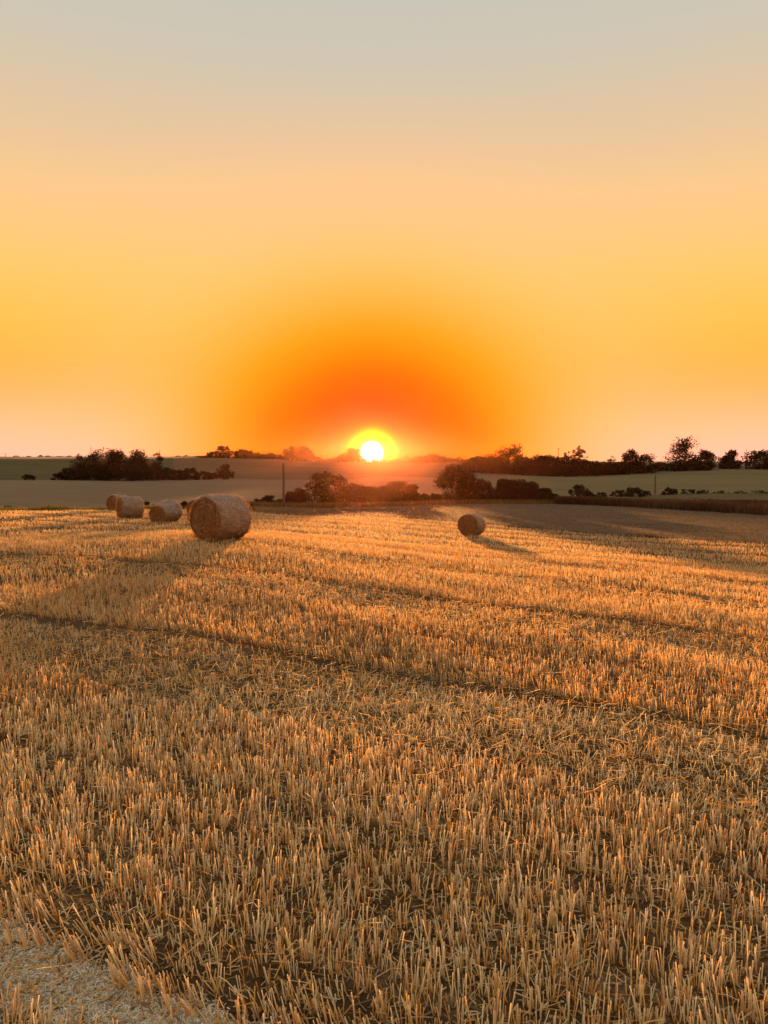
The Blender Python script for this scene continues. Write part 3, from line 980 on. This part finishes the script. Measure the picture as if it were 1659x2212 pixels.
for u, vt, w in ((1425, 999, 34), (1448, 1001, 32), (1470, 997, 36), (1498, 992, 40), (1525, 996, 34)):
    make_tree(u, 366, vt, w, 'shrub', 'dark shrub under the tall tree on the right ridge', 'shrubs under the tall ridge tree')
make_tree(1478, 374, 949, 62, 'open', 'tallest tree on the right ridge with an uneven crown')
make_tree(1522, 374, 973, 34, 'open', 'smaller round tree beside the tallest ridge tree')
make_tree(1577, 384, 974, 38, 'dense', 'lone bushy tree standing clear on the pale ridge field')
make_tree(1612, 388, 972, 20, 'airy', 'bare thin sapling next to the flat-topped tree')
make_tree(1641, 386, 973, 48, 'open', 'flat-topped tree with light showing under its crown')
make_tree(1700, 388, 976, 44, 'open', 'bushy tree on the ridge beyond the flat-topped tree')
# hedge row in the valley bottom
G7 = 'bushes of the valley hedge'
for u, r, vt, w in ((555, 112, 1078, 34), (580, 114, 1072, 36), (602, 116, 1078, 30), (625, 117, 1064, 36), (648, 119, 1056, 38)):
    make_tree(u, r, vt, w, 'shrub', 'low scrubby bush around the foot of the tall brown pole', 'scrub at the foot of the tall pole', mat='leaves_rust')
for u, r, vt, w in ((694, 121, 1019, 62), (728, 123, 1028, 58), (762, 124, 1046, 48), (795, 125, 1052, 44), (828, 126, 1050, 46), (860, 127, 1040, 46), (888, 127, 1046, 40), (915, 128, 1066, 34)):
    make_tree(u, r, vt, w, 'shrub', {694: 'tallest dark bush of the valley hedge, next to the pole scrub', 728: 'big dark bush leaning on the tallest hedge bush',
                                     860: 'domed bush standing above the low middle of the valley hedge', 915: 'small bush at the thin end of the valley hedge'}.get(
        u, 'low leafy bush in the middle of the valley hedge below the sun'), G7)
make_tree(976, 130, 1003, 62, 'dense', 'tallest tree of the valley hedge, with low branches')
make_tree(1010, 131, 1016, 44, 'dense', 'tree touching the tallest valley hedge tree')
for u, vt, w in ((940, 1066, 34), (1045, 1040, 50), (1082, 1038, 52), (1116, 1038, 50), (1146, 1044, 46), (1174, 1054, 40), (1198, 1066, 28)):
    make_tree(u, 131, vt, w, 'shrub', 'bush in the thick hedge right of the valley trees', 'bushes right of the valley trees')
for u, r, vt, w in ((1252, 168, 1048, 44), (1272, 168, 1060, 28), (1300, 172, 1063, 26), (1338, 182, 1059, 40), (1372, 186, 1052, 36), (1396, 190, 1060, 28), (1450, 200, 1054, 32),
                    (1490, 205, 1056, 36), (1520, 207, 1058, 30), (1560, 208, 1060, 30), (1600, 210, 1060, 34), (1645, 212, 1059, 36)):
    make_tree(u, r, vt, w, 'shrub', 'small rusty bush behind the tall grass bank', 'bushes behind the grass bank', mat='leaves_rust')
for u, r, vt, w in ((310, 78, 1084, 22), (398, 80, 1082, 20), (420, 80, 1080, 24), (448, 82, 1080, 26), (530, 84, 1084, 30), (12, 72, 1097, 22), (100, 74, 1097, 24), (330, 79, 1090, 20)):
    make_tree(u, r, vt, w, 'shrub', 'low weedy shrub on the field edge behind the bales', 'weeds along the stubble edge', mat='leaves_rust')


# ------------------------------------------------------------------ grasses
def blades(x, y, h, w, lean, mat, name, label, cat):
    n = len(x); z = H(x, y)
    a = rng.uniform(0, 6.28, n); l = np.abs(rng.normal(0, lean, n))
    b = rng.uniform(0, 6.28, n)
    P = np.stack([x, y, z - .03], 1); s = np.stack([np.cos(b), np.sin(b), 0 * b], 1) * (w / 2)[:, None]
    t = P + np.stack([np.cos(a) * l * h, np.sin(a) * l * h, h], 1)
    V = np.stack([P - s, P + s, t + s * .35, t - s * .35], 1).reshape(-1, 3)
    tone = np.repeat(np.clip(rng.normal(.5, .2, n) + .25 * smooth_noise(x, y, .35, 3), 0, 1), 4)
    return tag(build(name, V, np.arange(4 * n).reshape(-1, 4), M[mat], attrs={'tone': tone}), label, cat, kind='stuff')


def strip_pts(u0, u1, n, f0, f1):
    """points between two fractions of the way; f give distance as functions of azimuth"""
    t = rng.uniform(az(u0), az(u1), n)
    q = rng.uniform(0, 1, n)
    r = f0(t) * (1 - q) + f1(t) * q
    return np.sin(t) * r, np.cos(t) * r, t, q


E0 = lambda t: np.interp(t, th, e0)
E1 = lambda t: np.interp(t, th, e1)
x, y, t, q = strip_pts(1200, 1900, 46000, lambda t: E1(t) - .5, lambda t: E1(t) + np.interp(t, [az(1200), az(1420), az(1900)], [6, 30, 60]))
hh = rng.uniform(.8, 1.45, len(x)) * (1 - .55 * q) * (1 + .25 * smooth_noise(x, y, .2, 2))
blades(x, y, hh, rng.uniform(.05, .12, len(x)), .25, 'reeds', 'tall_grass', 'bank of tall reddish-brown grass bordering the brown field', 'grass')
x, y, t, q = strip_pts(-250, 545, 16000, lambda t: E0(t) - .2, lambda t: E0(t) + 5)
k = smooth_noise(x, y, .55, 1) > -.25
x, y = x[k], y[k]
blades(x, y, rng.uniform(.12, .42, len(x)) * (1 + .5 * smooth_noise(x, y, .5, 8)), rng.uniform(.02, .05, len(x)), .3, 'green_grass', 'verge_grass',
       'yellow-green grass strip along the stubble edge behind the bales', 'grass')
x, y, t, q = strip_pts(880, 1900, 5200, lambda t: E0(t) - .45, lambda t: E0(t) + .35)
k = smooth_noise(x, y, .9, 1) + .5 * smooth_noise(x, y, 3, 2) > .0
x, y = x[k], y[k]
blades(x, y, rng.uniform(.06, .26, len(x)), rng.uniform(.02, .05, len(x)), .4, 'reeds', 'edge_weeds', 'dark weed tufts on the line between stubble and brown field', 'weeds')
x, y, t, q = strip_pts(520, 1220, 15000, lambda t: E1(t) - .3, lambda t: E1(t) + 9)
blades(x, y, rng.uniform(.25, .8, len(x)), rng.uniform(.04, .08, len(x)), .3, 'dry_grass', 'hedge_grass', 'dry grass at the foot of the valley hedge', 'grass')
# short stubble of the brown field
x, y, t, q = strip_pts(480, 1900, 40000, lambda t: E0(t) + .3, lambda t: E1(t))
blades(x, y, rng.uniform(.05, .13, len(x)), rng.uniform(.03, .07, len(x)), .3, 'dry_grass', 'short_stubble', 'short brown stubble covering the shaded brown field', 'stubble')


# ------------------------------------------------------------------ poles and masts
def lathe(profile, sides=10):
    V, Fq = [], []
    for z, rr in profile:
        for s in range(sides):
            a = 2 * math.pi * s / sides
            V.append((rr * math.cos(a), rr * math.sin(a), z))
    for k in range(len(profile) - 1):
        for s in range(sides):
            s2 = (s + 1) % sides
            Fq.append((k * sides + s, k * sides + s2, (k + 1) * sides + s2, (k + 1) * sides + s))
    return np.array(V), np.array(Fq)


def bx(cx, cy, cz, sx, sy, sz):
    V = np.array([(cx + a * sx / 2, cy + b * sy / 2, cz + c * sz / 2) for c in (-1, 1) for b in (-1, 1) for a in (-1, 1)])
    Fq = np.array([(0, 2, 3, 1), (4, 5, 7, 6), (0, 1, 5, 4), (2, 6, 7, 3), (0, 4, 6, 2), (1, 3, 7, 5)])
    return V, Fq


def make_pole(u, r, vtop, thick, label, arm=0.0, group=None):
    x, y, z = spot(u, r)
    h = EYE + zrel(u, vtop, r) - z
    t = empty('utility_pole', (x, y, z - .1))
    V, Fq = lathe([(-.3, thick * .6), (0, thick * .58), (h * .5, thick * .5), (h, thick * .4), (h + .08, thick * .38), (h + .11, .01)])
    build('shaft', V, Fq, M['pole_wood'], t, smooth=True)
    if arm:
        V, Fq = bx(0, 0, h - .35, arm, .14, .16)
        a = build('crossarm', V, Fq, M['pole_wood'], t)
        for s in (-.45, 0, .45):
            V, Fq = lathe([(0, .05), (.08, .09), (.16, .05), (.24, .09), (.3, .02)], 8)
            i = build('insulator', V, Fq, M['ceramic'], a, smooth=True)
            i.location = (s * arm, 0, h - .27)
    else:
        V, Fq = bx(0, -thick * .42, h - .25, .10, .12, .06)
        a = build('bracket', V, Fq, M['mast_steel'], t)
        V, Fq = lathe([(0, .03), (.05, .06), (.10, .035), (.15, .06), (.19, .015)], 8)
        i = build('insulator', V, Fq, M['ceramic'], a, smooth=True)
        i.location = (0, -thick * .42 - .03, h - .22)
    tag(t, label, 'pole', group)


make_pole(612, 114, 994, .36, 'tall brown wooden pole rising from the valley scrub')
make_pole(1417, 205, 1022, .42, 'plain brown pole standing behind the tall grass bank')
for u, vt, lb in ((577, 972, 'distant pole with crossarm on the ridge among small trees'), (701, 978, 'distant pole with crossarm on the ridge between pointed trees and sun'),
                  (888, 984, 'distant pole with crossarm on the ridge just right of the sun'), (1206, 968, 'distant pole behind the long dark wood')):
    make_pole(u, 490, vt, .34, lb, 2.4, 'distant poles on the ridge')


def make_mast(u, r, vtop, label):
    x, y, z = spot(u, r)
    h = EYE + zrel(u, vtop, r) - z
    t = empty('mast', (x, y, z))
    for k in range(3):
        a = k * 2.094
        V, Fq = branches([((math.cos(a) * .8, math.sin(a) * .8, -.3), (math.cos(a) * .12, math.sin(a) * .12, h), .09, .06)])
        build('leg', V, Fq, M['mast_steel'], t)
    segs = []
    for i in range(12):
        f0_, f1_ = i / 12, (i + 1) / 12
        for k in range(3):
            a, b = k * 2.094, (k + 1) * 2.094
            w0, w1 = .8 - .68 * f0_, .8 - .68 * f1_
            segs.append(((math.cos(a) * w0, math.sin(a) * w0, h * f0_), (math.cos(b) * w1, math.sin(b) * w1, h * f1_), .04, .04))
    V, Fq = branches(segs, 4)
    build('lattice', V, Fq, M['mast_steel'], t)
    tag(t, label, 'mast', 'far masts on the skyline')


make_mast(197, 620, 964, 'thin far mast rising over the tallest tree of the copse')
make_mast(345, 620, 972, 'thin far mast behind the sparse end of the copse')
make_pole(12, 640, 979, .36, 'tiny far pole with crossarm on the plain left of the copse', 4.5, 'distant poles on the ridge')
G8 = 'far bushes on the plain'
for u, vt, w in ((35, 984, 14), (60, 985, 18), (88, 983, 12), (104, 984, 14), (128, 985, 16), (150, 984, 12), (385, 984, 16), (402, 983, 14), (420, 985, 16)):
    make_tree(u, 650, vt, w, 'shrub', 'tiny far bush on the pale plain behind the green hill', G8)

# ------------------------------------------------------------------ haze
HAZE = 0.000015
m, n, o_ = new_mat('haze')
pv = n.nodes.new('ShaderNodeVolumePrincipled')
pv.inputs['Color'].default_value = (1.0, .42, .25, 1)
pv.inputs['Density'].default_value = HAZE
pv.inputs['Anisotropy'].default_value = .93
n.links.new(pv.outputs[0], o_.inputs['Volume'])
zs = DZ.min() + EYE - 1.5
V, Fq = bx(0, 0, (zs + 14) / 2, 1470, 1470, 14 - zs)
hz = build('haze', V, Fq, m)
tag(hz, 'thin evening haze lying over the valley and hills', 'haze', kind='stuff')
